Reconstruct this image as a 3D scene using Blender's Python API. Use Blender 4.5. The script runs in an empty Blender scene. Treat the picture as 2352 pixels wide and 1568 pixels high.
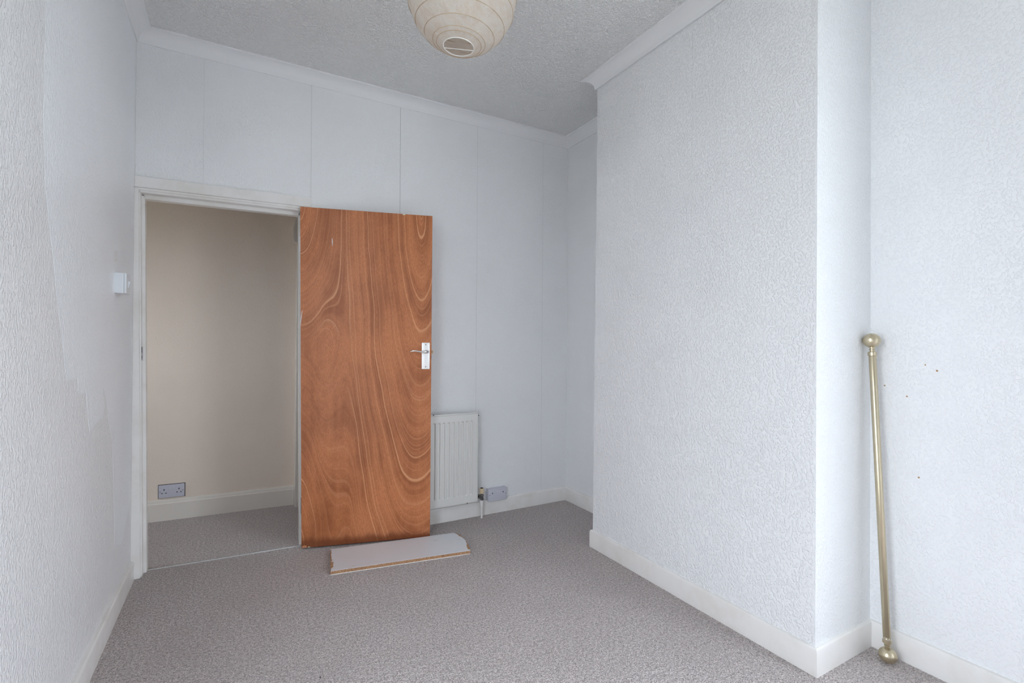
import bpy, bmesh, math, random
from mathutils import Vector, Matrix
random.seed(7)
scene = bpy.context.scene
COL = scene.collection

# ------------------------------------------------------------------ camera
FPX = 1119.12
YAW, PIT, ROL, CAM_H = 0.512706, 0.0049655, 0.0071673, 1.19837
_F = Vector((math.sin(YAW)*math.cos(PIT), math.cos(YAW)*math.cos(PIT), math.sin(PIT)))
_R0 = Vector((math.cos(YAW), -math.sin(YAW), 0)); _U0 = _R0.cross(_F)
_R = _R0*math.cos(ROL) + _U0*math.sin(ROL); _U = -_R0*math.sin(ROL) + _U0*math.cos(ROL)
cd = bpy.data.cameras.new('camera'); cam = bpy.data.objects.new('camera', cd); COL.objects.link(cam)
cd.sensor_fit = 'HORIZONTAL'; cd.sensor_width = 36.0; cd.lens = FPX/2352*36.0; cd.clip_start = 0.02
cam.matrix_world = Matrix(((_R.x, _U.x, -_F.x, 0), (_R.y, _U.y, -_F.y, 0), (_R.z, _U.z, -_F.z, CAM_H), (0, 0, 0, 1)))
scene.camera = cam

# ------------------------------------------------------------------ daylight, exposure
world = bpy.data.worlds.new('overcast_sky'); scene.world = world; world.use_nodes = True
bg = world.node_tree.nodes['Background']
bg.inputs['Color'].default_value = (0.83, 0.905, 1.0, 1); bg.inputs['Strength'].default_value = 6.0
vs = scene.view_settings
vs.view_transform = 'Standard'; vs.look = 'None'; vs.gamma = 1.0; vs.use_curve_mapping = False; vs.exposure = 0.92
scene.cycles.max_bounces = 16; scene.cycles.diffuse_bounces = 12

# ------------------------------------------------------------------ room dimensions (metres; camera stands at x=0, y=0)
D = 3.0867          # back wall
XL = -0.4604        # left wall
XC = 1.8494         # face of the chimney breast
YN, YF = 1.0113, 2.280
XR, XA = 2.2367, 2.2258
ZCOV, CEIL = 2.7149, 2.780
YW = -1.60          # wall behind the camera
HY0, HY1 = D+0.12, 3.985   # hall
HX0, HX1 = -1.7, 1.5

LWIN = (0.25, 0.95, 0.12, 2.60)    # unseen windows added in both side walls to even out the light: y from, y to, z from, z to
RWIN = (-1.5, 0.20, 0.12, 2.60)
HWIN = (HY0+0.08, 3.93, 1.00, 1.80)                # unseen window added at the hallway's left end to brighten it
def portal(loc_, rot, w, h):
    ld = bpy.data.lights.new('window_portal', 'AREA'); ld.shape = 'RECTANGLE'; ld.size = w; ld.size_y = h; ld.cycles.is_portal = True
    o = bpy.data.objects.new('window_portal', ld); COL.objects.link(o); o.location = loc_; o.rotation_euler = rot
portal((XL-0.11, (LWIN[0]+LWIN[1])/2, (LWIN[2]+LWIN[3])/2), (math.radians(90), 0, math.radians(-90)), LWIN[1]-LWIN[0], LWIN[3]-LWIN[2])
portal((XR+0.11, (RWIN[0]+RWIN[1])/2, (RWIN[2]+RWIN[3])/2), (math.radians(90), 0, math.radians(90)), RWIN[1]-RWIN[0], RWIN[3]-RWIN[2])
portal((HX0-0.06, (HWIN[0]+HWIN[1])/2, (HWIN[2]+HWIN[3])/2), (math.radians(90), 0, math.radians(-90)), HWIN[1]-HWIN[0], HWIN[3]-HWIN[2])

# ------------------------------------------------------------------ node helpers
class N:
    """wraps a float socket so that material maths can be written as expressions"""
    def __init__(s, nt, sock): s.nt, s.k = nt, sock
    def _op(s, op, *a):
        n = s.nt.nodes.new('ShaderNodeMath'); n.operation = op
        for i, v in enumerate((s,)+a):
            if isinstance(v, N): s.nt.links.new(v.k, n.inputs[i])
            else: n.inputs[i].default_value = v
        return N(s.nt, n.outputs[0])
    def __add__(s, o): return s._op('ADD', o)
    def __sub__(s, o): return s._op('SUBTRACT', o)
    def __mul__(s, o): return s._op('MULTIPLY', o)
    def __truediv__(s, o): return s._op('DIVIDE', o)
    def sqrt(s): return s._op('SQRT')
    def abs(s): return s._op('ABSOLUTE')
    def min(s, o): return s._op('MINIMUM', o)
    def max(s, o): return s._op('MAXIMUM', o)
    def smin(s, o, d): return s._op('SMOOTH_MIN', o, d)
    def step(s, a, b):
        n = s.nt.nodes.new('ShaderNodeMapRange'); n.interpolation_type = 'SMOOTHSTEP'
        s.nt.links.new(s.k, n.inputs['Value']); n.inputs['From Min'].default_value = a; n.inputs['From Max'].default_value = b
        return N(s.nt, n.outputs['Result'])

class M:
    def __init__(s, name, base=(0.8, 0.8, 0.8), rough=0.5, metal=0.0, spec=0.5):
        s.m = bpy.data.materials.new(name); s.m.use_nodes = True; s.nt = s.m.node_tree
        s.b = s.nt.nodes['Principled BSDF']; s.out = s.nt.nodes['Material Output']
        s.b.inputs['Base Color'].default_value = (*base, 1); s.b.inputs['Roughness'].default_value = rough
        s.b.inputs['Metallic'].default_value = metal; s.b.inputs['Specular IOR Level'].default_value = spec
        s._tc = None
    def co(s, scale=(1, 1, 1)):
        if s._tc is None: s._tc = s.nt.nodes.new('ShaderNodeTexCoord')
        mp = s.nt.nodes.new('ShaderNodeMapping'); mp.inputs['Scale'].default_value = scale
        s.nt.links.new(s._tc.outputs['Object'], mp.inputs['Vector']); return mp.outputs[0]
    def xyz(s):
        n = s.nt.nodes.new('ShaderNodeSeparateXYZ'); s.nt.links.new(s.co(), n.inputs[0])
        return [N(s.nt, n.outputs[i]) for i in range(3)]
    def noise(s, scale, detail=2, rough=0.5, vec=None, stretch=(1, 1, 1), dist=0.0):
        n = s.nt.nodes.new('ShaderNodeTexNoise'); n.inputs['Scale'].default_value = scale
        n.inputs['Detail'].default_value = detail; n.inputs['Roughness'].default_value = rough; n.inputs['Distortion'].default_value = dist
        s.nt.links.new(vec if vec is not None else s.co(stretch), n.inputs['Vector']); return N(s.nt, n.outputs['Fac'])
    def noise1(s, w, scale, detail=1, rough=0.5):
        n = s.nt.nodes.new('ShaderNodeTexNoise'); n.noise_dimensions = '1D'; n.inputs['Scale'].default_value = scale
        n.inputs['Detail'].default_value = detail; n.inputs['Roughness'].default_value = rough
        s.nt.links.new(w.k, n.inputs['W']); return N(s.nt, n.outputs['Fac'])
    def voro(s, scale, stretch=(1, 1, 1), feat='F1'):
        n = s.nt.nodes.new('ShaderNodeTexVoronoi'); n.feature = feat; n.inputs['Scale'].default_value = scale
        s.nt.links.new(s.co(stretch), n.inputs['Vector']); return N(s.nt, n.outputs['Distance'])
    def mix(s, fac, a, b):
        n = s.nt.nodes.new('ShaderNodeMix'); n.data_type = 'RGBA'
        if isinstance(fac, N): s.nt.links.new(fac.k, n.inputs[0])
        else: n.inputs[0].default_value = fac
        for i, c in ((6, a), (7, b)):
            if isinstance(c, tuple): n.inputs[i].default_value = (*c, 1)
            else: s.nt.links.new(c, n.inputs[i])
        return n.outputs[2]
    def color(s, sock): s.nt.links.new(sock, s.b.inputs['Base Color']); return s
    def rough(s, v): s.nt.links.new(v.k, s.b.inputs['Roughness']); return s
    def bump(s, h, strength=0.5, dist=0.001):
        n = s.nt.nodes.new('ShaderNodeBump'); n.inputs['Strength'].default_value = strength; n.inputs['Distance'].default_value = dist
        s.nt.links.new(h.k, n.inputs['Height']); s.nt.links.new(n.outputs[0], s.b.inputs['Normal']); return s

MAT = {}
def wallpaint(name, base, rough=0.5, amount=1.0, scale=1.0):
    m = M(name, base, rough)
    a = m.noise(120*scale, 2, 0.5, stretch=(1, 1, 0.75)).step(0.44, 0.66)      # embossed chips of the textured paper
    b = m.noise(330*scale, 2, 0.6)
    c = m.noise(6, 2, 0.5)
    m.bump(a*0.9 + b*0.25 + c*0.6, 0.75*amount, 0.0030)
    t = m.noise(1.6, 3, 0.6)
    m.color(m.mix(t.step(0.35, 0.7), base, tuple(v*0.965 for v in base)))
    MAT[name] = m.m
WHITE = (0.84, 0.85, 0.86)
wallpaint('wall_paint', WHITE, 0.42, 0.8)
wallpaint('chimney_paint', WHITE, 0.40, 1.05)
wallpaint('wall_paint_smooth', (0.82, 0.828, 0.838), 0.5, 0.5)
wallpaint('wall_paint_old', (0.825, 0.825, 0.83), 0.30, 1.0)
wallpaint('wall_paint_fresh', (0.875, 0.895, 0.92), 0.36, 0.8)
wallpaint('wall_paint_scuff', (0.825, 0.834, 0.843), 0.45, 1.05)
wallpaint('rear_bounce_grey', (0.58, 0.59, 0.61), 0.5, 0.5)  # unseen rear wall made greyer to cut the light it bounces
wallpaint('hall_paint', (0.85, 0.745, 0.645), 0.35, 0.25)
wallpaint('plaster', (0.42, 0.42, 0.42), 0.8, 0.4)  # plaster grey set dark to deepen the shade in the wallpaper gaps

m = M('ceiling_paint', (0.87, 0.87, 0.865), 0.6)
a = m.noise(95, 2, 0.55, dist=0.6).step(0.42, 0.62); b = m.noise(220, 2, 0.6)
m.bump(a + b*0.3, 1.0, 0.0045); MAT['ceiling'] = m.m

m = M('coving_paint', (0.785, 0.79, 0.80), 0.45); m.bump(m.noise(60, 2), 0.08, 0.001); MAT['coving'] = m.m

m = M('gloss_paint', (0.72, 0.71, 0.675), 0.22)
m.color(m.mix(m.noise(7, 4, 0.6).step(0.4, 0.75), (0.80, 0.785, 0.765), (0.735, 0.71, 0.67)))
m.bump(m.noise(45, 3) + m.noise(8, 1)*1.5, 0.12, 0.0012); MAT['gloss'] = m.m
m = M('hall_gloss', (0.76, 0.72, 0.66), 0.2); m.bump(m.noise(40, 3), 0.1, 0.001); MAT['hall_gloss'] = m.m

m = M('carpet', (0.4, 0.34, 0.32), 0.95, spec=0.1)
v = m.voro(260); n1 = m.noise(170, 3, 0.6); n2 = m.noise(3.0, 3, 0.6); n3 = m.noise(420, 2, 0.6)
n4 = m.noise(75, 3, 0.65)
tuft = (n1*0.5 + n3*0.25 + n4*0.25).step(0.38, 0.62)
c1 = m.mix(tuft, (0.38, 0.33, 0.32), (0.98, 0.90, 0.88))
c2 = m.mix(n2.step(0.35, 0.7)*0.18, c1, (0.52, 0.45, 0.435))
speck = m.voro(5.0).step(0.022, 0.012)
m.color(m.mix(speck, c2, (0.06, 0.05, 0.045)))
m.bump(n1*0.7 + v*1.2 + n3*0.5, 1.0, 0.006); MAT['carpet'] = m.m

m = M('socket_plastic', (0.56, 0.565, 0.64), 0.3); MAT['socket'] = m.m
m = M('switch_plastic', (0.74, 0.77, 0.80), 0.3); MAT['switch'] = m.m
m = M('rocker_plastic', (0.66, 0.67, 0.72), 0.25); MAT['rocker'] = m.m
MAT['dark'] = M('dark_slot', (0.015, 0.015, 0.018), 0.6).m
m = M('screw_steel', (0.25, 0.25, 0.27), 0.4, 0.8); MAT['screw'] = m.m
m = M('chrome', (0.86, 0.86, 0.85), 0.16, 1.0); MAT['chrome'] = m.m
m = M('dull_aluminium', (0.55, 0.56, 0.56), 0.45, 0.6); MAT['alu'] = m.m
m = M('satin_nickel', (0.93, 0.92, 0.90), 0.32, 0.75); MAT['satin'] = m.m
m = M('valve_metal', (0.33, 0.33, 0.34), 0.25, 1.0); m.color(m.mix(m.noise(60, 2).step(0.4, 0.6), (0.2, 0.2, 0.21), (0.5, 0.5, 0.5))); MAT['valve'] = m.m
m = M('valve_cap', (0.66, 0.53, 0.34), 0.4); MAT['cap'] = m.m
m = M('radiator_enamel', (0.70, 0.695, 0.67), 0.3); MAT['radiator'] = m.m
m = M('latch_brass', (0.42, 0.25, 0.12), 0.4, 0.7); MAT['latch'] = m.m

m = M('antique_brass', (0.5, 0.42, 0.28), 0.3, 1.0)
m.color(m.mix(m.noise(35, 4, 0.6, stretch=(1, 1, 0.3)).step(0.3, 0.7), (0.575, 0.50, 0.36), (0.605, 0.53, 0.38)))
m.b.inputs['Roughness'].default_value = 0.27; MAT['brass'] = m.m

# paper of the lantern: thin, aged, lets light through
m = M('lantern_paper', (0.8, 0.75, 0.68), 0.8)
st = m.noise(16, 5, 0.65, dist=1.5); ring = (st*9.0)._op('FRACT').step(0.93, 1.0)
pc = m.mix(st.step(0.42, 0.68)*0.45, (0.79, 0.74, 0.68), (0.68, 0.56, 0.44))
pc = m.mix(ring*0.5, pc, (0.55, 0.37, 0.2))
m.color(pc); m.bump(m.noise(28, 4, 0.6, dist=0.8), 0.8, 0.008)
tr = m.nt.nodes.new('ShaderNodeBsdfTranslucent'); m.nt.links.new(pc, tr.inputs['Color'])
mx = m.nt.nodes.new('ShaderNodeMixShader'); mx.inputs[0].default_value = 0.42
m.nt.links.new(m.b.outputs[0], mx.inputs[1]); m.nt.links.new(tr.outputs[0], mx.inputs[2]); m.nt.links.new(mx.outputs[0], m.out.inputs[0])
MAT['paper'] = m.m
m = M('rib_wire', (0.50, 0.37, 0.24), 0.6); MAT['rib'] = m.m
m = M('white_wire', (0.82, 0.82, 0.80), 0.4); MAT['wire'] = m.m

# melamine board
m = M('melamine', (0.66, 0.67, 0.69), 0.35)
s1 = m.noise(14, 5, 0.7, stretch=(1, 2.2, 1)).step(0.60, 0.72)
m.color(m.mix(s1*0.35, (0.665, 0.675, 0.70), (0.42, 0.37, 0.30))); MAT['melamine'] = m.m
m = M('chipboard', (0.42, 0.24, 0.12), 0.9)
m.color(m.mix(m.noise(260, 3, 0.7).step(0.35, 0.65), (0.20, 0.085, 0.035), (0.56, 0.34, 0.19)))
m.bump(m.noise(300, 2), 0.8, 0.002); MAT['chipboard'] = m.m

# plywood veneer of the door: contour lines of a field made of three nested ellipse systems
DW, DH, DT = 0.760, 1.977, 0.040
def veneer():
    m = M('plywood_veneer', (0.38, 0.13, 0.05), 0.36, spec=0.4)
    x, y, z = m.xyz()
    u = x/DW; v = z/DH
    wob = (m.noise(2.6, 2, 0.5, stretch=(1, 1, 0.45)) - 0.5); wob2 = (m.noise(14, 3, 0.6, stretch=(1, 1, 0.3)) - 0.5)
    u = u + wob*0.13 + wob2*0.014
    k = DH/DW
    def ell(u0, v0, ratio):
        a = u - u0; b = (v - v0)*(k/ratio)
        return (a*a + b*b).sqrt()
    tr_ = ell(0.90, 1.02, 5.4); tl = ell(-0.02, 1.03, 3.1); bl = ell(-0.02, -0.03, 4.4)
    fR = tr_*(-1.0) + 0.90
    fL = tl.smin(bl, 0.08)
    w = u.step(0.14, 0.42)
    fld = fL*(w*(-1.0) + 1.0) + fR*w
    band = m.noise1(fld, 17, 2, 0.6)
    fine = m.noise1(fld, 75, 2, 0.7)
    plain = (u - 0.18).abs().step(0.15, 0.26).max((v - 0.49).abs().step(0.09, 0.22))     # the plain, unfigured area left of the middle
    line = m.noise1(fld + 7.3, 85, 1, 0.5).step(0.62, 0.74)*plain
    blot = m.noise(3.2, 4, 0.6, stretch=(1.3, 1, 0.7)).step(0.3, 0.75)
    streak = m.noise(26, 4, 0.65, stretch=(1.5, 1, 0.06))
    fib = m.noise(130, 3, 0.7, stretch=(1.6, 1, 0.35))
    pore = m.noise(240, 2, 0.6, stretch=(1.2, 1, 0.4)).step(0.56, 0.70)
    c = m.mix((((band - 0.5)*plain + 0.5)*0.5 + fine*0.25 + blot*0.3 + streak*0.25 + 0.02).step(0.38, 0.84), (0.31, 0.098, 0.032), (0.60, 0.222, 0.088))
    c = m.mix(fib.step(0.3, 0.7)*0.45, c, (0.27, 0.074, 0.024))
    line2 = m.noise1(fld + 2.1, 190, 1, 0.5).step(0.58, 0.72)*plain
    c = m.mix(line2*0.28, c, (0.70, 0.31, 0.145))
    c = m.mix(line*0.58, c, (0.82, 0.42, 0.215))
    c = m.mix(pore*0.5, c, (0.15, 0.042, 0.016))
    edge = (z*(-1.0) + m.noise(22, 2, stretch=(1, 1, 0.2))*0.05 + x*(-0.02)).step(-0.045, 0.0)     # water-darkened strip along the foot
    c = m.mix(edge*0.75, c, (0.15, 0.04, 0.016))
    m.color(c); m.rough(m.noise(5, 3)*0.16 + 0.27)
    m.bump(fib*0.5 + m.noise(3, 1)*1.2, 0.12, 0.0015)
    return m.m
MAT['veneer'] = veneer()
m = M('door_edge', (0.40, 0.20, 0.10), 0.5); m.color(m.mix(m.noise(50, 3, stretch=(1, 1, 0.1)).step(0.4, 0.6), (0.09, 0.05, 0.035), (0.28, 0.15, 0.09))); MAT['door_edge'] = m.m
m = M('door_lip', (0.70, 0.66, 0.5), 0.5); MAT['door_lip'] = m.m
m = M('raw_chip', (0.55, 0.24, 0.12), 0.8); MAT['raw'] = m.m
MAT['whitepaint'] = M('white_paint_drip', (0.82, 0.80, 0.78), 0.5).m

m = M('window_glass', (1, 1, 1), 0.0)
tp = m.nt.nodes.new('ShaderNodeBsdfTransparent'); gl = m.nt.nodes.new('ShaderNodeBsdfGlossy'); gl.inputs['Roughness'].default_value = 0.02
mx = m.nt.nodes.new('ShaderNodeMixShader'); mx.inputs[0].default_value = 0.06
m.nt.links.new(tp.outputs[0], mx.inputs[1]); m.nt.links.new(gl.outputs[0], mx.inputs[2]); m.nt.links.new(mx.outputs[0], m.out.inputs[0]); MAT['glass'] = m.m

# ------------------------------------------------------------------ mesh helpers
def obj(name, me, mat=None, parent=None):
    o = bpy.data.objects.new(name, me); COL.objects.link(o)
    if mat: me.materials.append(MAT[mat] if isinstance(mat, str) else mat)
    if parent: o.parent = parent
    return o
def finish(bm, name, smooth=False, angle=None):
    bmesh.ops.recalc_face_normals(bm, faces=bm.faces)
    me = bpy.data.meshes.new(name); bm.to_mesh(me); bm.free()
    if smooth:
        for p in me.polygons: p.use_smooth = True
        if angle: me.set_sharp_from_angle(angle=math.radians(angle))
    return me
def add_box(bm, a, b, bevel=0.0, seg=2):
    g = bmesh.new(); bmesh.ops.create_cube(g, size=1.0)
    for v in g.verts:
        v.co = Vector([(a[i]+b[i])/2 + v.co[i]*(b[i]-a[i]) for i in range(3)])
    if bevel: bmesh.ops.bevel(g, geom=list(g.edges), offset=bevel, segments=seg, profile=0.6, affect='EDGES')
    t = bpy.data.meshes.new('t'); g.to_mesh(t); g.free(); bm.from_mesh(t); bpy.data.meshes.remove(t)
def box(name, a, b, mat, parent=None, bevel=0.0, seg=2):
    bm = bmesh.new(); add_box(bm, a, b, bevel, seg); return obj(name, finish(bm, name, bevel > 0, 40), mat, parent)
def prism(name, pts, z0, z1, mat, parent=None, axis='z', bevel=0.0):
    """polygon extruded along an axis"""
    bm = bmesh.new()
    def P(p, h): return {'z': (p[0], p[1], h), 'y': (p[0], h, p[1]), 'x': (h, p[0], p[1])}[axis]
    lo = [bm.verts.new(P(p, z0)) for p in pts]; hi = [bm.verts.new(P(p, z1)) for p in pts]
    bm.faces.new(lo); bm.faces.new(hi)
    for i in range(len(pts)): bm.faces.new((lo[i], lo[(i+1) % len(pts)], hi[(i+1) % len(pts)], hi[i]))
    bmesh.ops.recalc_face_normals(bm, faces=bm.faces)
    if bevel: bmesh.ops.bevel(bm, geom=list(bm.edges), offset=bevel, segments=2, affect='EDGES')
    return obj(name, finish(bm, name, bevel > 0, 40), mat, parent)
def lathe(name, prof, mat, parent=None, n=40, smooth=True, angle=35, cap=True):
    """profile of (radius, z) turned about z"""
    bm = bmesh.new(); rings = []
    for r, z in prof:
        rings.append([bm.verts.new((r*math.cos(2*math.pi*i/n), r*math.sin(2*math.pi*i/n), z)) for i in range(n)] if r > 1e-6 else [bm.verts.new((0, 0, z))])
    for A, B in zip(rings, rings[1:]):
        for i in range(n):
            j = (i+1) % n
            if len(A) == 1 and len(B) == 1: continue
            if len(A) == 1: bm.faces.new((A[0], B[i], B[j]))
            elif len(B) == 1: bm.faces.new((A[i], A[j], B[0]))
            else: bm.faces.new((A[i], A[j], B[j], B[i]))
    if cap:
        for A in (rings[0], rings[-1]):
            if len(A) > 1: bm.faces.new(A)
    return obj(name, finish(bm, name, smooth, angle), mat, parent)
def tube(name, pts, rad, mat, parent=None, n=12, closed=False):
    """round section swept along points; rad is a number or one per point"""
    bm = bmesh.new(); pts = [Vector(p) for p in pts]; R = rad if isinstance(rad, (list, tuple)) else [rad]*len(pts)
    rings = []; L = len(pts); prev = None
    for i, p in enumerate(pts):
        a = pts[(i-1) % L] if (closed or i > 0) else p; b = pts[(i+1) % L] if (closed or i < L-1) else p
        t = (b-a).normalized()
        if prev is None: prev = t.orthogonal().normalized()
        e1 = (prev - t*prev.dot(t)).normalized(); prev = e1; e2 = t.cross(e1)
        rings.append([bm.verts.new(p + (e1*math.cos(2*math.pi*k/n) + e2*math.sin(2*math.pi*k/n))*R[i]) for k in range(n)])
    pairs = list(zip(rings, rings[1:])) + ([(rings[-1], rings[0])] if closed else [])
    for A, B in pairs:
        for k in range(n): bm.faces.new((A[k], A[(k+1) % n], B[(k+1) % n], B[k]))
    if not closed: bm.faces.new(rings[0]); bm.faces.new(rings[-1])
    return obj(name, finish(bm, name, True, 50), mat, parent)
def struct(o, label=None):
    o['kind'] = 'structure'
    if label: o['label'] = label
    return o
def tag(o, label, cat, group=None):
    o['label'] = label; o['category'] = cat
    if group: o['group'] = group
    return o
def empty(name, loc=(0, 0, 0)):
    o = bpy.data.objects.new(name, None); COL.objects.link(o); o.location = loc; o.empty_display_size = 0.1; return o
def offs(path, i, d, closed=False):
    """mitred offset of path vertex i by d to the right of the travel direction"""
    L = len(path); P = Vector(path[i])
    def nrm(a, b): t = (Vector(b)-Vector(a)).normalized(); return Vector((t.y, -t.x))
    n0 = nrm(path[(i-1) % L], path[i]) if (closed or i > 0) else None; n1 = nrm(path[i], path[(i+1) % L]) if (closed or i < L-1) else None
    if n0 is None: n0 = n1
    if n1 is None: n1 = n0
    mvec = (n0+n1); mvec = mvec/ max(1e-6, mvec.dot(n0)); return P + mvec*d
def run(name, path, i, prof, mat, closed=False, label=None, jitter=None):
    """one straight length of moulding (profile of (distance from wall, z)) between path vertices i and i+1, ends mitred"""
    j = (i+1) % len(path); bm = bmesh.new()
    A = [bm.verts.new((*offs(path, i, d, closed), z)) for d, z in prof]; B = [bm.verts.new((*offs(path, j, d, closed), z)) for d, z in prof]
    n = len(prof)
    for k in range(n): bm.faces.new((A[k], A[(k+1) % n], B[(k+1) % n], B[k]))
    bm.faces.new(A); bm.faces.new(B)
    return struct(obj(name, finish(bm, name, True, 25), mat), label)

# ------------------------------------------------------------------ room shell
struct(box('floor', (XL-0.1, YW-0.1, -0.08), (XR+0.1, D+0.055, 0.0), 'carpet'), 'mauve-beige twist pile carpet covering the bedroom floor')
struct(box('floor', (HX0-0.1, D+0.055, -0.08), (HX1+0.1, HY1+0.1, 0.0), 'carpet'), 'same beige carpet in the hallway beyond the door opening')
struct(box('ceiling', (XL-0.1, YW-0.1, CEIL), (XR+0.1, D+0.12, CEIL+0.1), 'ceiling'), 'white stippled ceiling of the room')
def wall_with_window(name, x0, x1, y0, y1, wn, mat, label):
    bm = bmesh.new()
    add_box(bm, (x0, y0, 0), (x1, wn[0], CEIL)); add_box(bm, (x0, wn[1], 0), (x1, y1, CEIL))
    add_box(bm, (x0, wn[0], 0), (x1, wn[1], wn[2])); add_box(bm, (x0, wn[0], wn[3]), (x1, wn[1], CEIL))
    return struct(obj(name, finish(bm, name), mat), label)
struct(box('ceiling', (HX0-0.1, D+0.12, 2.62), (HX1+0.1, HY1+0.1, 2.78), 'hall_paint'), 'ceiling of the hallway')
wl = wall_with_window('wall_left', XL-0.1, XL, YW-0.1, D, LWIN, 'wall_paint_old', 'left wall of glossy textured paper with patchy touched-up paint')

OX0, OX1, OZ = XL+0.004, 0.345, 1.999     # structural opening of the doorway
bm = bmesh.new()
add_box(bm, (HX0, D, 0), (OX0, D+0.12, CEIL)); add_box(bm, (OX0, D, OZ), (OX1, D+0.12, CEIL)); add_box(bm, (OX1, D, 0), (XR+0.1, D+0.12, CEIL))
wb = struct(obj('wall_back', finish(bm, 'wall_back'), 'plaster'), 'back wall with the door opening, papered in white drops')

def strip(parent, axis, at, a0, a1, z0, z1, mat, th=0.001, lean=None, sign=-1):
    """one drop of wallpaper: thin sheet with softened edges, standing proud of the wall face"""
    bm = bmesh.new(); n = 8; e = 0.0007
    def P(a, z, d):
        w = at + (lean(z) if lean else 0) + sign*d
        return (a, w, z) if axis == 'y' else (w, a, z)
    rows = []
    for k in range(n+1):
        z = z0 + (z1-z0)*k/n
        rows.append([bm.verts.new(P(a0, z, -0.002)), bm.verts.new(P(a0, z, th-e)), bm.verts.new(P(a0+e, z, th)), bm.verts.new(P(a1-e, z, th)), bm.verts.new(P(a1, z, th-e)), bm.verts.new(P(a1, z, -0.002))])
    for A, B in zip(rows, rows[1:]):
        for i in range(5): bm.faces.new((A[i], A[i+1], B[i+1], B[i]))
    bm.faces.new(rows[0]); bm.faces.new(rows[-1])
    return obj('wallpaper_strip', finish(bm, 'wallpaper_strip'), mat, parent)
g = 0.0007
seams = [XL, -0.169, 0.368, 0.902, 1.451, 1.997, XA]
gaps = [0, .0002, .0005, .0012, .0005, .0005, 0]
for i in range(6):
    strip(wb, 'y', D, seams[i]+gaps[i], seams[i+1]-gaps[i+1], 2.02 if i < 2 else 0.0, CEIL-0.01, 'wall_paint_smooth', th=0.001 if i != 2 else 0.0014)

# chimney breast: the old corners are not quite plumb
def lean_c(z): return 0.004*(z/2.7*2-1)
bm = bmesh.new()
vs_ = {}
for z in (0, CEIL):
    xq = XC + lean_c(z) ; yf = YF + 0.006*(1-2*z/CEIL); yn = YN - 0.004*(1-z/CEIL)
    vs_[z] = [bm.verts.new(p) for p in ((xq, yn, z), (xq, yf, z), (XR+0.1, yf, z), (XR+0.1, yn, z))]
bm.faces.new(vs_[0]); bm.faces.new(vs_[CEIL])
for i in range(4): bm.faces.new((vs_[0][i], vs_[0][(i+1) % 4], vs_[CEIL][(i+1) % 4], vs_[CEIL][i]))
wc = struct(obj('wall_chimney', finish(bm, 'wall_chimney'), 'wall_paint'), 'white chimney breast projecting from the right-hand wall')
for a0, a1, th in ((YN+0.004, 1.5795, 0.0010), (1.580, 2.1065, 0.0016), (2.107, YF-0.004, 0.0009)):
    strip(wc, 'x', XC, a0, a1, 0.0, CEIL-0.01, 'chimney_paint', th=th, lean=lean_c)
wr = wall_with_window('wall_right', XR, XR+0.1, YW-0.1, YN+0.2, RWIN, 'wall_paint', 'right wall nearest the camera with small screw holes')
struct(box('wall_alcove', (XA, YF-0.2, 0), (XA+0.11, D+0.1, CEIL), 'wall_paint_smooth'), 'side wall of the alcove behind the chimney breast')

# greyed wall behind the camera and the two windows added for even light
struct(box('wall_front', (XL-0.1, YW-0.1, 0), (XR+0.1, YW, CEIL), 'rear_bounce_grey'), 'wall behind the camera, greyed to cut bounced light')
def window(name, x, sgn, wn, label):
    win = struct(empty(name, (x, wn[0], wn[2])), label); ln, wh = wn[1]-wn[0], wn[3]-wn[2]; a, b = sorted((sgn*0.08, sgn*0.03))
    bm = bmesh.new()
    for y in (0, ln/2-0.022, ln-0.045): add_box(bm, (a, y, 0), (b, y+0.045, wh), 0.004)
    for z in (0, wh*0.70, wh-0.045): add_box(bm, (a, 0, z), (b, ln, z+0.045), 0.004)
    obj('window_frame', finish(bm, 'window_frame'), 'gloss', win)
    for z0, z1 in ((0.03, wh*0.70+0.01), (wh*0.70+0.03, wh-0.03)):
        for y0, y1 in ((0.03, ln/2-0.01), (ln/2+0.01, ln-0.03)): box('pane', (sgn*0.055-0.003, y0, z0), (sgn*0.055+0.003, y1, z1), 'glass', win)
window('added_window_1', XL, -1, LWIN, 'tall window added in the left wall out of view, for even light')
window('added_window_2', XR, 1, RWIN, 'tall window added in the right wall out of view, for even light')
m = M('outdoor_ground', (0.30, 0.29, 0.26), 0.9); m.color(m.mix(m.noise(0.8, 4), (0.22, 0.24, 0.18), (0.36, 0.34, 0.31))); MAT['ground'] = m.m
struct(box('ground', (-40, -40, -1.1), (40, 40, -0.6), 'ground'), 'ground outside the house')

# hallway beyond the doorway
ha = math.atan2(3.933-3.986, 0.9)          # the hall wall runs slightly askew
def hy(x): return HY1 + 0.018 - 0.059*(x+0.5)
def hall_prism(name, pts, z0, z1, mat, parent=None): return prism(name, pts, z0, z1, mat, parent)
hw = struct(prism('wall_hall', [(HX0, hy(HX0)), (HX1, hy(HX1)), (HX1, hy(HX1)+0.15), (HX0, hy(HX0)+0.15)], 0, 2.62, 'hall_paint'), 'cream far wall of the hallway seen through the door opening')
bm = bmesh.new()
for a, b in (((HY0-0.12, 0), (HWIN[0], 2.62)), ((HWIN[1], 0), (HY1+0.3, 2.62)), ((HWIN[0], 0), (HWIN[1], HWIN[2])), ((HWIN[0], HWIN[3]), (HWIN[1], 2.62))): add_box(bm, (HX0-0.1, a[0], a[1]), (HX0, b[0], b[1]))
struct(obj('wall_hall_left', finish(bm, 'wall_hall_left'), 'hall_paint'), 'end wall of the hallway, out of view to the left')
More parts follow.
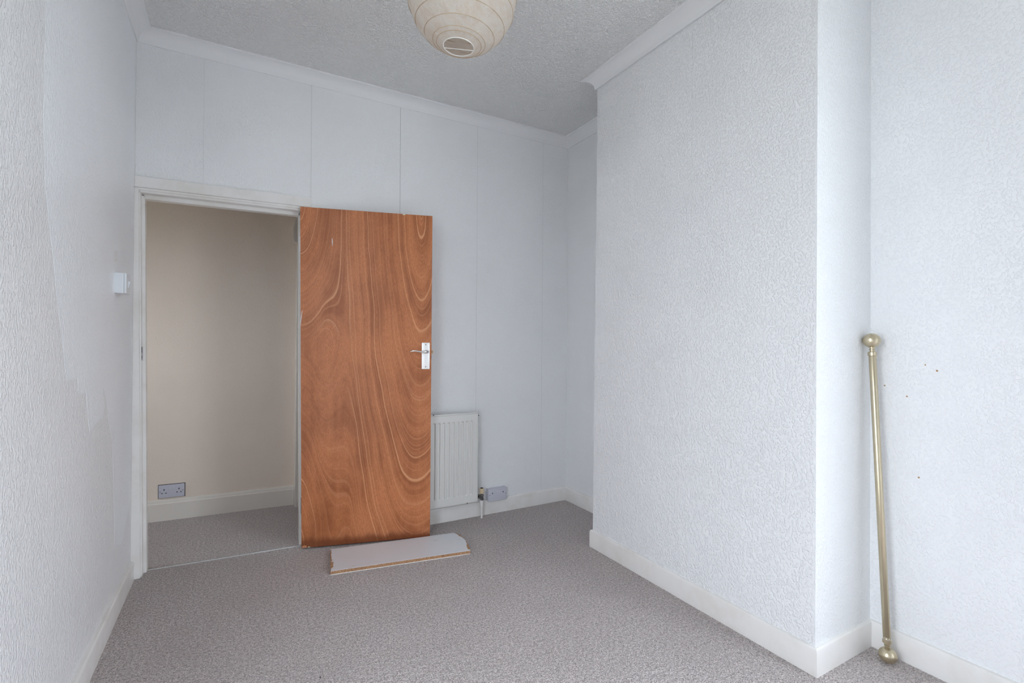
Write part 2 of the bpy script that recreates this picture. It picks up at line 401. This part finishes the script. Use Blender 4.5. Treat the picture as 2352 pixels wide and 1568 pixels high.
hwn = struct(empty('added_window_3', (HX0, HWIN[0], HWIN[2])), 'hallway end window, out of view, added to light the hall'); hw_, hh_ = HWIN[1]-HWIN[0], HWIN[3]-HWIN[2]
bm = bmesh.new()
for y in (0, hw_-0.04): add_box(bm, (-0.08, y, 0), (-0.03, y+0.04, hh_), 0.004)
for z in (0, hh_-0.04): add_box(bm, (-0.08, 0, z), (-0.03, hw_, z+0.04), 0.004)
obj('window_frame', finish(bm, 'window_frame'), 'gloss', hwn); box('pane', (-0.058, 0.03, 0.03), (-0.052, hw_-0.03, hh_-0.03), 'glass', hwn)
struct(box('wall_hall_right', (HX1, D+0.12, 0), (HX1+0.1, HY1+0.3, 2.62), 'hall_paint'), 'end wall of the hallway, out of view to the right')
sk = [(0, 0), (0.020, 0), (0.020, 0.112), (0.013, 0.120), (0.013, 0.126), (0.008, 0.138), (0, 0.138)]
path = [(HX0, hy(HX0)), (0.372, hy(0.372))]
run('baseboard_hall', path, 0, sk, 'hall_gloss', label='tall moulded cream skirting along the hallway wall')
# pilaster with a scrolled corbel at the right edge of the hallway view
pil = empty('trim_1', (0.372, hy(0.372)-0.02, 0)); struct(pil, 'cream pilaster with an arched corbel in the hallway')
box('pilaster_shaft', (0, -0.075, 0), (0.12, 0.03, 1.93), 'hall_gloss', pil, 0.004)
prism('corbel', [(-0.02, 1.925), (0.10, 1.925), (0.16, 2.45), (0.05, 2.45), (0.02, 2.2), (-0.022, 2.06), (-0.03, 1.96)], -0.085, 0.035, 'hall_gloss', pil, axis='y', bevel=0.006)

# coving and skirting
plan = [(XL, YW), (XL, D), (XA, D), (XA, YF), (XC, YF), (XC, YN), (XR, YN), (XR, YW)]
cp = [(0, ZCOV), (0.007, ZCOV)] + [(0.062-0.053*math.cos(t*math.pi/16), ZCOV+0.004+0.053*math.sin(t*math.pi/16)) for t in range(0, 9)] + [(0.066, CEIL-0.007), (0.068, CEIL+0.003), (0, CEIL+0.003)]
names = ['left wall', 'back wall', 'alcove side wall', 'far side of the chimney breast', 'chimney breast', 'near side of the chimney breast', 'right wall', 'window wall']
for i in range(7):
    run('trim_%d' % (i+2), plan, i, cp, 'coving', False, 'white plaster coving along the ' + names[i])
sp = [(0, 0), (0.018, 0), (0.018, 0.088), (0.0155, 0.096), (0.011, 0.100), (0, 0.101)]
pl2 = [(XL, YW), (XL, D-0.018)]
run('baseboard_left', pl2, 0, [(d*0.95, z*0.93) for d, z in sp], 'gloss', label='worn cream skirting board along the left wall')
pl3 = [(0.374, D), (XA, D), (XA, YF), (XC, YF), (XC, YN), (XR, YN), (XR, YW)]
for i, (nm, lb) in enumerate([('baseboard_back', 'white skirting board under the radiator on the back wall'), ('baseboard_alcove', 'white skirting board on the alcove side wall'), ('baseboard_chimney_far', 'skirting return on the far side of the chimney breast'),
        ('baseboard_chimney', 'long white skirting board along the chimney breast'), ('baseboard_chimney_near', 'short skirting return on the near side of the chimney breast'), ('baseboard_right', 'white skirting board along the right wall behind the pole')]):
    run(nm, pl3, i, sp, 'gloss', label=lb)

# touched-up paint on the left wall (a skin of newer paint with a brushed, ragged border) and a scuffed patch on the chimney breast
def patch(parent, axis, at, pts, mat, th, name='paint_patch'):
    return prism(name, pts, at, at+th, mat, parent, axis=axis)
fresh = [(1.766, ZCOV), (1.766, 2.119), (1.759, 1.821), (1.776, 1.626), (1.835, 1.471), (1.898, 1.303), (1.943, 1.201), (1.976, 1.108), (1.995, 1.073), (2.045, 1.077), (2.108, 1.075), (2.12, 1.021), (2.217, 1.015), (2.237, 0.941), (2.263, 0.874), (2.367, 0.888), (2.469, 0.902), (2.488, 0.943), (2.456, 1.024), (2.509, 0.967), (2.559, 0.878), (2.593, 0.819), (2.635, 0.797), (2.659, 0.644), (2.686, 0.449), (2.711, 0.297), (2.764, 0.293), (2.822, 0.265), (2.87, 0.266), (2.93, 0.32), (D-0.03, 0.42), (D-0.03, ZCOV)]
patch(wl, 'x', XL, fresh, 'wall_paint_fresh', 0.0006)
patch(wl, 'x', XL, [(2.629, 1.582), (2.69, 1.592), (2.692, 1.545), (2.665, 1.541), (2.631, 1.533)], 'wall_paint_old', 0.0010)
def chx(z): return XC + lean_c(z)
def cpatch(pts, mat, th):
    o = prism('scuffed_patch', pts, 0, th, mat, wc, axis='x')
    for v in o.data.vertices: v.co.x = chx(v.co.z) - 0.0017 - v.co.x
cpatch([(1.877, 1.18), (1.729, 1.203), (1.608, 1.183), (1.598, 0.977), (1.587, 0.774), (1.644, 0.744), (1.812, 0.736), (1.906, 0.881)], 'wall_paint_scuff', 0.0004)
cpatch([(1.578, 0.633), (1.392, 0.665), (1.402, 0.521), (1.565, 0.474)], 'wall_paint_scuff', 0.0004)
# screw holes left in the right wall
for (y, z, r) in ((0.828, 1.131, .0028), (0.793, 1.111, .004), (0.959, 1.044, .0032), (0.885, 1.008, .0034), (0.847, 0.707, .0036)):
    o = lathe('screw_hole', [(0, -.0005), (r, -.0005), (r*.8, .0006), (0, .0006)], 'latch', wr, 10)
    o.rotation_euler = (0, -math.pi/2, 0); o.location = (XR, y, z)

# threshold strip between the two carpets
bm = bmesh.new()
A, B = Vector((-0.402, 3.160, 0)), Vector((0.330, 3.118, 0)); t = (B-A).normalized(); nn = Vector((-t.y, t.x, 0))
rows = []
for P in (A, B): rows.append([bm.verts.new(P + nn*o_ + Vector((0, 0, z))) for o_, z in ((-.004, 0), (-.003, .003), (0, .0042), (.003, .003), (.004, 0))])
for i in range(4): bm.faces.new((rows[0][i], rows[0][i+1], rows[1][i+1], rows[1][i]))
bm.faces.new(rows[0]); bm.faces.new(rows[1])
tag(obj('threshold_strip', finish(bm, 'threshold_strip', True, 40), 'alu'), 'thin silver carpet strip across the foot of the doorway', 'carpet strip')

# ------------------------------------------------------------------ door frame (slightly out of plumb and level)
def LJ(z): return 0.024*(1-z/1.97)
def RJ(z): return 0.022*(1-z/1.97)
def HZ(x): return 0.013*(x+0.46)/0.8
def vpiece(name, x0, x1, ztop, y0, y1, lean0, lean1, label, mat='gloss', parent=None, bev=0.002):
    pts = [(x0+lean0(0), 0), (x1+lean1(0), 0), (x1+lean1(ztop), ztop + HZ(x1)), (x0+lean0(ztop), ztop + HZ(x0))]
    o = prism(name, pts, y0, y1, mat, parent, axis='y', bevel=bev)
    return o if parent else struct(o, label)
def hpiece(name, x0, x1, z0, z1, y0, y1, label, mat='gloss', parent=None, bev=0.002):
    o = prism(name, [(x0, z0+HZ(x0)), (x1, z0+HZ(x1)), (x1, z1+HZ(x1)), (x0, z1+HZ(x0))], y0, y1, mat, parent, axis='y', bevel=bev)
    return o if parent else struct(o, label)
zero = lambda z: 0
vpiece('trim_10', XL, -0.443, 1.973, D-0.019, D+0.001, zero, LJ, 'chipped cream architrave up the left side of the doorway')
hpiece('trim_11', XL, 0.367, 1.978, 2.033, D-0.019, D+0.001, 'cream architrave across the head of the doorway')
o = hpiece('trim_12', XL, 0.335, 1.966, 1.979, D-0.010, D+0.001, 'narrow bead under the doorway architrave')
vpiece('trim_13', 0.330, 0.378, 1.98, D-0.015, D+0.001, RJ, zero, 'cream architrave up the hinge side, behind the open door')
vpiece('trim_14', OX0, -0.438, 1.964, D-0.002, D+0.122, zero, LJ, 'left lining board of the doorway')
vpiece('trim_15', 0.320, OX1+0.002, 1.964, D-0.002, D+0.122, RJ, zero, 'hinge-side lining board of the doorway')
hpiece('trim_16', OX0, OX1, 1.956, 2.0, D-0.002, D+0.122, 'head lining board of the doorway')
vpiece('trim_17', -0.442, -0.425, 1.952, D+0.044, D+0.09, LJ, LJ, 'left door stop bead')
vpiece('trim_18', 0.306, 0.326, 1.952, D+0.044, D+0.09, RJ, RJ, 'hinge-side door stop bead')
hpiece('trim_19', -0.43, 0.315, 1.936, 1.958, D+0.044, D+0.09, 'head door stop bead')
# strike plate worn into the left lining
box('strike_plate', (-0.4385, D+0.008, 1.10), (-0.4245, D+0.03, 1.17), 'valve', bpy.data.objects['trim_14'])

# ------------------------------------------------------------------ the door leaf, swung right open
door = empty('door_1', (0.3139, D-0.0276, 0.008)); door.rotation_euler = (0, 0, -0.2601); struct(door, 'varnished brown plywood flush door swung wide open')
def warp(x, z):      # the leaf hangs a little out of true
    k = 1 - x/DW
    return x + k*(0.018 - 0.024*z/DH) - (1-k)*0.006
def door_panel():
    bm = bmesh.new(); b = 0.0012
    add_box(bm, (0, 0, 0), (DW, DT, DH), b, 1)
    bmesh.ops.recalc_face_normals(bm, faces=bm.faces)
    for f in bm.faces:
        n = f.normal; f.material_index = 0 if n.y < -0.5 or n.y > 0.5 else (2 if n.z > 0.5 else 1)
    for v in bm.verts: v.co.x = warp(v.co.x, v.co.z)
    me = finish(bm, 'door_panel'); me.materials.append(MAT['veneer']); me.materials.append(MAT['door_edge']); me.materials.append(MAT['door_lip'])
    return obj('door_panel', me, None, door)
dp = door_panel()
# chip at the hinge-side bottom corner and a nick in the top edge
prism('edge_chip', [(0.019, 0.001), (0.047, 0.001), (0.046, 0.012), (0.036, 0.016), (0.024, 0.013)], -0.0006, 0.004, 'raw', door, axis='y')
prism('edge_chip', [(0.053, 0.001), (0.067, 0.001), (0.063, 0.006), (0.055, 0.007)], -0.0006, 0.004, 'door_lip', door, axis='y')
box('edge_chip', (0.574, -0.0006, DH-0.006), (0.590, 0.006, DH+0.0005), 'door_lip', door)
tube('paint_mark', [(0.170, -0.001, 1.803), (0.172, -0.001, 1.785), (0.171, -0.001, 1.759)], [0.0014, 0.0024, 0.0012], 'whitepaint', door, 6)
tube('paint_mark', [(0.010, -0.001, 1.374), (0.006, -0.001, 1.335), (0.002, -0.001, 1.292)], [0.0014, 0.002, 0.0012], 'whitepaint', door, 6)
# handle: moulded backplate with a lever
hp = empty('door_handle', (0.719, 0, 1.113)); hp.parent = door; hp['label'] = 'satin chrome lever handle on a tall backplate'
bm = bmesh.new()
add_box(bm, (-0.024, -0.004, -0.081), (0.024, 0.001, 0.081), 0.0015)
add_box(bm, (-0.024, -0.0065, -0.081), (-0.018, 0, 0.081), 0.001); add_box(bm, (0.018, -0.0065, -0.081), (0.024, 0, 0.081), 0.001)
add_box(bm, (-0.024, -0.0065, 0.075), (0.024, 0, 0.081), 0.001); add_box(bm, (-0.024, -0.0065, -0.081), (0.024, 0, -0.075), 0.001)
obj('backplate', finish(bm, 'backplate', True, 40), 'satin', hp)
lev = tube('lever', [(0.006, -0.003, 0.026), (0.006, -0.030, 0.026), (0.003, -0.040, 0.026), (-0.006, -0.046, 0.025), (-0.025, -0.049, 0.025), (-0.045, -0.049, 0.0275), (-0.065, -0.048, 0.031), (-0.080, -0.047, 0.031), (-0.096, -0.045, 0.026)],
     [0.0125, 0.0115, 0.0105, 0.009, 0.006, 0.005, 0.0055, 0.0055, 0.0025], 'chrome', hp, 16)
for z in (0.069, -0.067):
    s = lathe('screw', [(0, 0), (0.0036, 0), (0.003, 0.0015), (0, 0.0018)], 'screw', hp, 12); s.rotation_euler = (math.pi/2, 0, 0); s.location = (0, -0.004, z)
# latch and its worn edge plate
bm = bmesh.new(); add_box(bm, (DW-0.008, 0.014, 1.128), (DW+0.004, 0.026, 1.146), 0.002); obj('latch_bolt', finish(bm, 'latch_bolt', True, 40), 'latch', door)
box('latch_plate', (DW-0.008, 0.008, 1.09), (DW-0.0045, 0.032, 1.18), 'screw', door)
for zc_, mt in ((1.765, 'satin'), (0.235, 'screw')):
    hx = warp(0, zc_)
    h = box('hinge', (hx-0.0015, 0.004, zc_-0.045), (hx+0.002, DT-0.004, zc_+0.045), mt, door)
    k = lathe('hinge_knuckle', [(0.0055, -0.045), (0.0055, 0.045)], mt, h, 12); k.location = (hx-0.004, DT+0.002, zc_)

# ------------------------------------------------------------------ loose shelf board lying in front of the door
board = empty('shelf_board', (0.43, 2.66, 0)); tag(board, 'loose white melamine shelf board with broken chipboard ends lying on the carpet', 'board')
def loc(pts): return [(x-0.43, y-2.66) for x, y in pts]
bx_, by_ = Vector((0.737, -0.111)).normalized(), Vector((0.111, 0.737)).normalized()
L0 = Vector((0.4275, 2.650))
def bp_(s, t): q = L0 + bx_*s + by_*t; return (q.x, q.y)
core = [(0, 0), (0.747, 0.0), (0.753, 0.030), (0.757, 0.080), (0.761, 0.130), (0.760, 0.180), (0.752, 0.230), (0.744, 0.262), (0.731, 0.284), (0, 0.284)]
lam = [(0.001, 0.0), (0.7475, -0.0005), (0.750, 0.010), (0.742, 0.016), (0.737, 0.030), (0.743, 0.038), (0.738, 0.055), (0.746, 0.062), (0.744, 0.082), (0.754, 0.090), (0.757, 0.120), (0.759, 0.150), (0.755, 0.190), (0.748, 0.212), (0.738, 0.225), (0.742, 0.240), (0.730, 0.268), (0.722, 0.2845), (0.001, 0.2845),
       (0.003, 0.270), (0.008, 0.262), (0.005, 0.248), (0.009, 0.235), (0.004, 0.215), (0.003, 0.19), (0.007, 0.172), (0.005, 0.15), (0.010, 0.138), (0.006, 0.118), (0.017, 0.108), (0.014, 0.094), (0.019, 0.084), (0.013, 0.07), (0.017, 0.055), (0.009, 0.04), (0.004, 0.03)]
lam = [(s_ + (random.uniform(-.002, .002) if 0.02 < t_ < 0.27 else 0), t_) for s_, t_ in lam]
prism('core', loc([bp_(*q) for q in core]), 0.003, 0.0185, 'chipboard', board)
prism('laminate', loc([bp_(*q) for q in lam]), 0.0185, 0.0200, 'melamine', board)
prism('bottom_laminate', loc([bp_(s_, t_-0.003) for s_, t_ in core]), 0.0005, 0.003, 'whitepaint', board)

# ------------------------------------------------------------------ radiator with its valve
RW, RH, RY = 0.50, 0.592, 0.088
rad = empty('radiator', (1.426-RW, D, 0.130)); tag(rad, 'cream pressed-steel panel radiator on the back wall, half hidden by the door', 'radiator')
def rad_panel():
    bm = bmesh.new(); pit, nfl = 0.0333, 14; x0 = RW-0.032-nfl*pit + 0.006
    xs = [(0.0, 0, 0), (0.013, 0, 0)]
    prof = [(0.0, 0.0)]
    cols = [(0.0, 0)]
    for k in range(nfl):
        a = x0 + k*pit
        cols += [(a+0.004, 0), (a+0.0085, 1), (a+0.0195, 1), (a+0.024, 0)]
    cols.append((RW, 0))
    zs = [(0.0, 0), (0.046, 0), (0.056, 1), (RH-0.051, 1), (RH-0.042, 0), (RH, 0)]
    dep = 0.0085
    g = [[bm.verts.new((x, -RY + (dep if (cx and cz) else 0), z)) for x, cx in cols] for z, cz in zs]
    for r in range(len(zs)-1):
        for c in range(len(cols)-1): bm.faces.new((g[r][c], g[r][c+1], g[r+1][c+1], g[r+1][c]))
    # sides, top, bottom and back
    bk = [bm.verts.new((x, -RY+0.045, z)) for x, z in ((0, 0), (RW, 0), (RW, RH), (0, RH))]
    bm.faces.new(bk)
    bm.faces.new([g[0][c] for c in range(len(cols))] + [bk[1], bk[0]]); bm.faces.new([g[-1][c] for c in range(len(cols))] + [bk[2], bk[3]])
    bm.faces.new([g[r][0] for r in range(len(zs))] + [bk[3], bk[0]]); bm.faces.new([g[r][-1] for r in range(len(zs))] + [bk[2], bk[1]])
    return obj('panel', finish(bm, 'panel'), 'radiator', rad)
rad_panel()
bm = bmesh.new(); e = 0.010      # welded seam rim round the panel
for a, b in (((-e, -RY+0.008, -e), (RW+e, -RY+0.026, 0.002)), ((-e, -RY+0.008, RH-0.002), (RW+e, -RY+0.026, RH+e)), ((-e, -RY+0.008, -e), (0.002, -RY+0.026, RH+e)), ((RW-0.002, -RY+0.008, -e), (RW+e, -RY+0.026, RH+e))):
    add_box(bm, a, b, 0.005, 3)
obj('rim', finish(bm, 'rim', True, 50), 'radiator', rad)
for x in (0.08, RW-0.08): box('wall_bracket', (x-0.02, -0.045, 0.1), (x+0.02, 0.0, RH-0.1), 'radiator', rad)
for x, z in ((0.186, RH+0.009), (RW+0.0095, RH-0.012), (0.43, -0.006)): box('chipped_spot', (x-0.003, -RY+0.0072, z-0.003), (x+0.003, -RY+0.012, z+0.003), 'dark', rad)
vx, vy = 1.473-(1.426-RW), -0.060
val = empty('valve', (vx, vy, -0.130)); val.parent = rad; val['label'] = 'chrome radiator valve with a cream cap'
lathe('feed_pipe', [(0.0075, 0.0), (0.0075, 0.074)], 'gloss', val, 20)
lathe('pipe_sleeve', [(0.0078, 0.070), (0.0105, 0.074), (0.0112, 0.124), (0.010, 0.126)], 'gloss', val, 20)
lathe('valve_body', [(0.011, 0.122), (0.0145, 0.124), (0.0145, 0.136), (0.012, 0.138), (0.0125, 0.152), (0.0145, 0.153), (0.0145, 0.160), (0.010, 0.164), (0.010, 0.170)], 'valve', val, 12)
c = lathe('coupling', [(0.009, 0.0), (0.009, 0.014), (0.0155, 0.015), (0.0155, 0.028), (0.008, 0.029), (0.008, 0.046)], 'valve', val, 6, smooth=False); c.rotation_euler = (0, -math.pi/2, 0); c.location = (0, 0.0, 0.150)
lathe('valve_cap', [(0.0125, 0.168), (0.0148, 0.171), (0.0150, 0.198), (0.0135, 0.2035), (0.0, 0.2035)], 'cap', val, 20)
lathe('cap_top', [(0.0, 0.2030), (0.0105, 0.2032), (0.009, 0.2075), (0.0, 0.2075)], 'dark', val, 16)

# ------------------------------------------------------------------ double sockets and the light switch
def socket(loc_, rotz, box_depth, label, pins_dark):
    r = empty('double_socket', loc_); r.rotation_euler = (0, 0, rotz); tag(r, label, 'socket', 'double wall sockets')
    W_, H_ = 0.146, 0.086
    if box_depth: box('backbox', (-W_/2+0.001, -box_depth, 0.001), (W_/2-0.001, 0.0, H_-0.001), 'socket', r, 0.003)
    else: box('gap_shade_sheet', (-W_/2-0.003, -0.001, -0.003), (W_/2+0.003, 0.002, H_+0.003), 'dark', r)  # near-black sheet drawn as the shaded gap round the flush plate
    y1 = -box_depth; y0 = y1-0.010
    box('faceplate', (-W_/2, y0, 0), (W_/2, y1, H_), 'socket', r, 0.003, 3)
    for s in (-1, 1):
        cx = s*0.042
        box('pin_slot', (cx-0.0028, y0-0.0004, 0.050), (cx+0.0028, y0+0.004, 0.060), 'dark', r)
        for q in (-1, 1):
            box('pin_slot', (cx+q*0.0112-0.0042, y0-0.0004, 0.030), (cx+q*0.0112+0.0042, y0+0.004, 0.035), pins_dark, r)
        sw = box('rocker', (s*0.0075-0.0056, y0-0.003, 0.056), (s*0.0075+0.0056, y0+0.002, 0.076), 'rocker', r, 0.0015)
        o = lathe('screw', [(0, 0), (0.0036, 0), (0.003, 0.001), (0, 0.001)], 'screw', r, 12); o.rotation_euler = (math.pi/2, 0, 0); o.location = (s*0.0635, y0+0.0003, 0.043)
    return r
socket((1.609, D, 0.094), 0, 0.030, 'grey surface-mounted double socket beside the radiator valve', 'rocker')
socket((-0.379, hy(-0.379)-0.001, 0.149), math.atan(-0.059), 0.0, 'flat grey double socket above the hallway skirting', 'dark')

sw = empty('light_switch', (XL, 2.678, 1.404)); tag(sw, 'white surface-mounted light switch on the left wall beside the doorway', 'light switch')
box('backbox', (0, -0.043, 0), (0.033, 0.043, 0.086), 'switch', sw, 0.002)
box('faceplate', (0.0335, -0.043, 0), (0.042, 0.043, 0.086), 'switch', sw, 0.0025, 3)
prism('rocker', [(0.041, 0.029), (0.0425, 0.026), (0.050, 0.052), (0.049, 0.055), (0.041, 0.055)], -0.006, 0.006, 'switch', sw, axis='y', bevel=0.0008)

# ------------------------------------------------------------------ curtain pole leaning in the corner
B0, T0 = Vector((2.159, 0.912, 0.0288)), Vector((2.178, 0.9785, 1.222)); ax = T0-B0; PL = ax.length
pole = empty('curtain_pole', B0); tag(pole, 'antique brass curtain pole with ball finials leaning in the corner', 'curtain pole')
pole.rotation_mode = 'QUATERNION'; pole.rotation_quaternion = Vector((0, 0, 1)).rotation_difference(ax.normalized())
lathe('pole', [(0.0120, 0.058), (0.0127, 0.059), (0.0127, PL-0.052), (0.0120, PL-0.051)], 'brass', pole, 48)
def finial(zc_, s):
    e = [(0.0300*math.cos(a*math.pi/36), zc_ - s*0.0285*math.sin(a*math.pi/36)) for a in range(-13, 19)]
    e = [(0.0, zc_ - s*0.0285) if i == len(e)-1 else q for i, q in enumerate(e)]
    f = lathe('finial', e, 'brass', pole, 48, angle=60)
    nk = [(0.0095, 0.022), (0.0115, 0.0255), (0.0115, 0.0285), (0.0080, 0.030), (0.0080, 0.033), (0.0105, 0.0345), (0.0105, 0.0375), (0.0083, 0.039), (0.0083, 0.043), (0.0135, 0.0445), (0.0153, 0.0465), (0.0153, 0.060), (0.0130, 0.0615)]
    lathe('finial_neck', [(r, zc_ + s*z) for r, z in nk], 'brass', f, 40, angle=25)
finial(0.0, 1); finial(PL, -1)
lathe('silver_ring', [(0.0154, 0.0605), (0.0159, 0.0615), (0.0159, 0.063), (0.0125, 0.0635)], 'chrome', pole, 40)

# ------------------------------------------------------------------ paper lantern pendant
LC = Vector((0.688, 1.602, 2.443)); LR = 0.195
lan = empty('paper_lantern', LC); tag(lan, 'round cream paper lantern lampshade hanging from the ceiling', 'lampshade')
lan.rotation_mode = 'QUATERNION'; 
from mathutils import Quaternion
lan.rotation_quaternion = Quaternion(_F, math.radians(3.5))
th0 = math.degrees(math.asin(0.054/LR))
ribs = [th0, 24, 28.5, 39.5, 54, 72, 92, 111, 129, 146, 180-th0]
def shade():
    prof = []
    for a, b in zip(ribs, ribs[1:]):
        pa, pb = [(LR*math.sin(math.radians(t)), -LR*math.cos(math.radians(t))) for t in (a, b)]
        for k in range(5):
            f = k/5; t = a + (b-a)*f; sph = (LR*math.sin(math.radians(t)), -LR*math.cos(math.radians(t)))
            ch = (pa[0]+(pb[0]-pa[0])*f, pa[1]+(pb[1]-pa[1])*f)
            prof.append(tuple(ch[i]*0.62+sph[i]*0.38 for i in range(2)))
    prof.append((LR*math.sin(math.radians(ribs[-1])), -LR*math.cos(math.radians(ribs[-1]))))
    o = lathe('shade', prof, 'paper', lan, 96, True, None, cap=False)
    rnd = random.Random(3)
    fac = [rnd.uniform(-1, 1) for _ in range(12)]
    for v in o.data.vertices:
        a = math.atan2(v.co.y, v.co.x); d = sum(fac[i]*math.sin((i+3)*a + 9*v.co.z*(i % 4 + 1) + i) for i in range(12))*0.0005
        r = math.hypot(v.co.x, v.co.y)
        if r > 0.06: v.co.x *= 1+d/r; v.co.y *= 1+d/r
    return o
shade()
for i, t in enumerate(ribs):
    r, z = LR*math.sin(math.radians(t)), -LR*math.cos(math.radians(t))
    tube('rib', [((r+0.0003)*math.cos(2*math.pi*k/72), (r+0.0003)*math.sin(2*math.pi*k/72), z) for k in range(72)], 0.0011 if 0 < i < len(ribs)-1 else 0.0016, 'rib' if i else 'wire', lan, 6, True)
zb = -LR*math.cos(math.radians(th0))
dirn = Vector((math.cos(YAW), -math.sin(YAW), 0)); back = Vector((math.sin(YAW), math.cos(YAW), 0))
tube('rim_line_wire', [dirn*-0.070 - back*0.012 + Vector((0, 0, zb+0.014)), dirn*-0.052 + back*0.010 + Vector((0, 0, zb)), dirn*0.050 + back*0.016 + Vector((0, 0, zb))], 0.0013, 'wire', lan, 6)  # white wire standing in for the turned-in rim line across the hole
tube('cable', [(0, 0, 0.10), (0, 0, CEIL-LC.z-0.02)], 0.003, 'wire', lan, 10)
lathe('lamp_holder', [(0.0, 0.05), (0.017, 0.05), (0.019, 0.08), (0.012, 0.105), (0.0, 0.11)], 'wire', lan, 24)
lathe('ceiling_rose', [(0.042, CEIL-LC.z+0.001), (0.042, CEIL-LC.z-0.008), (0.030, CEIL-LC.z-0.018), (0.010, CEIL-LC.z-0.026), (0, CEIL-LC.z-0.026)], 'wire', lan, 32)
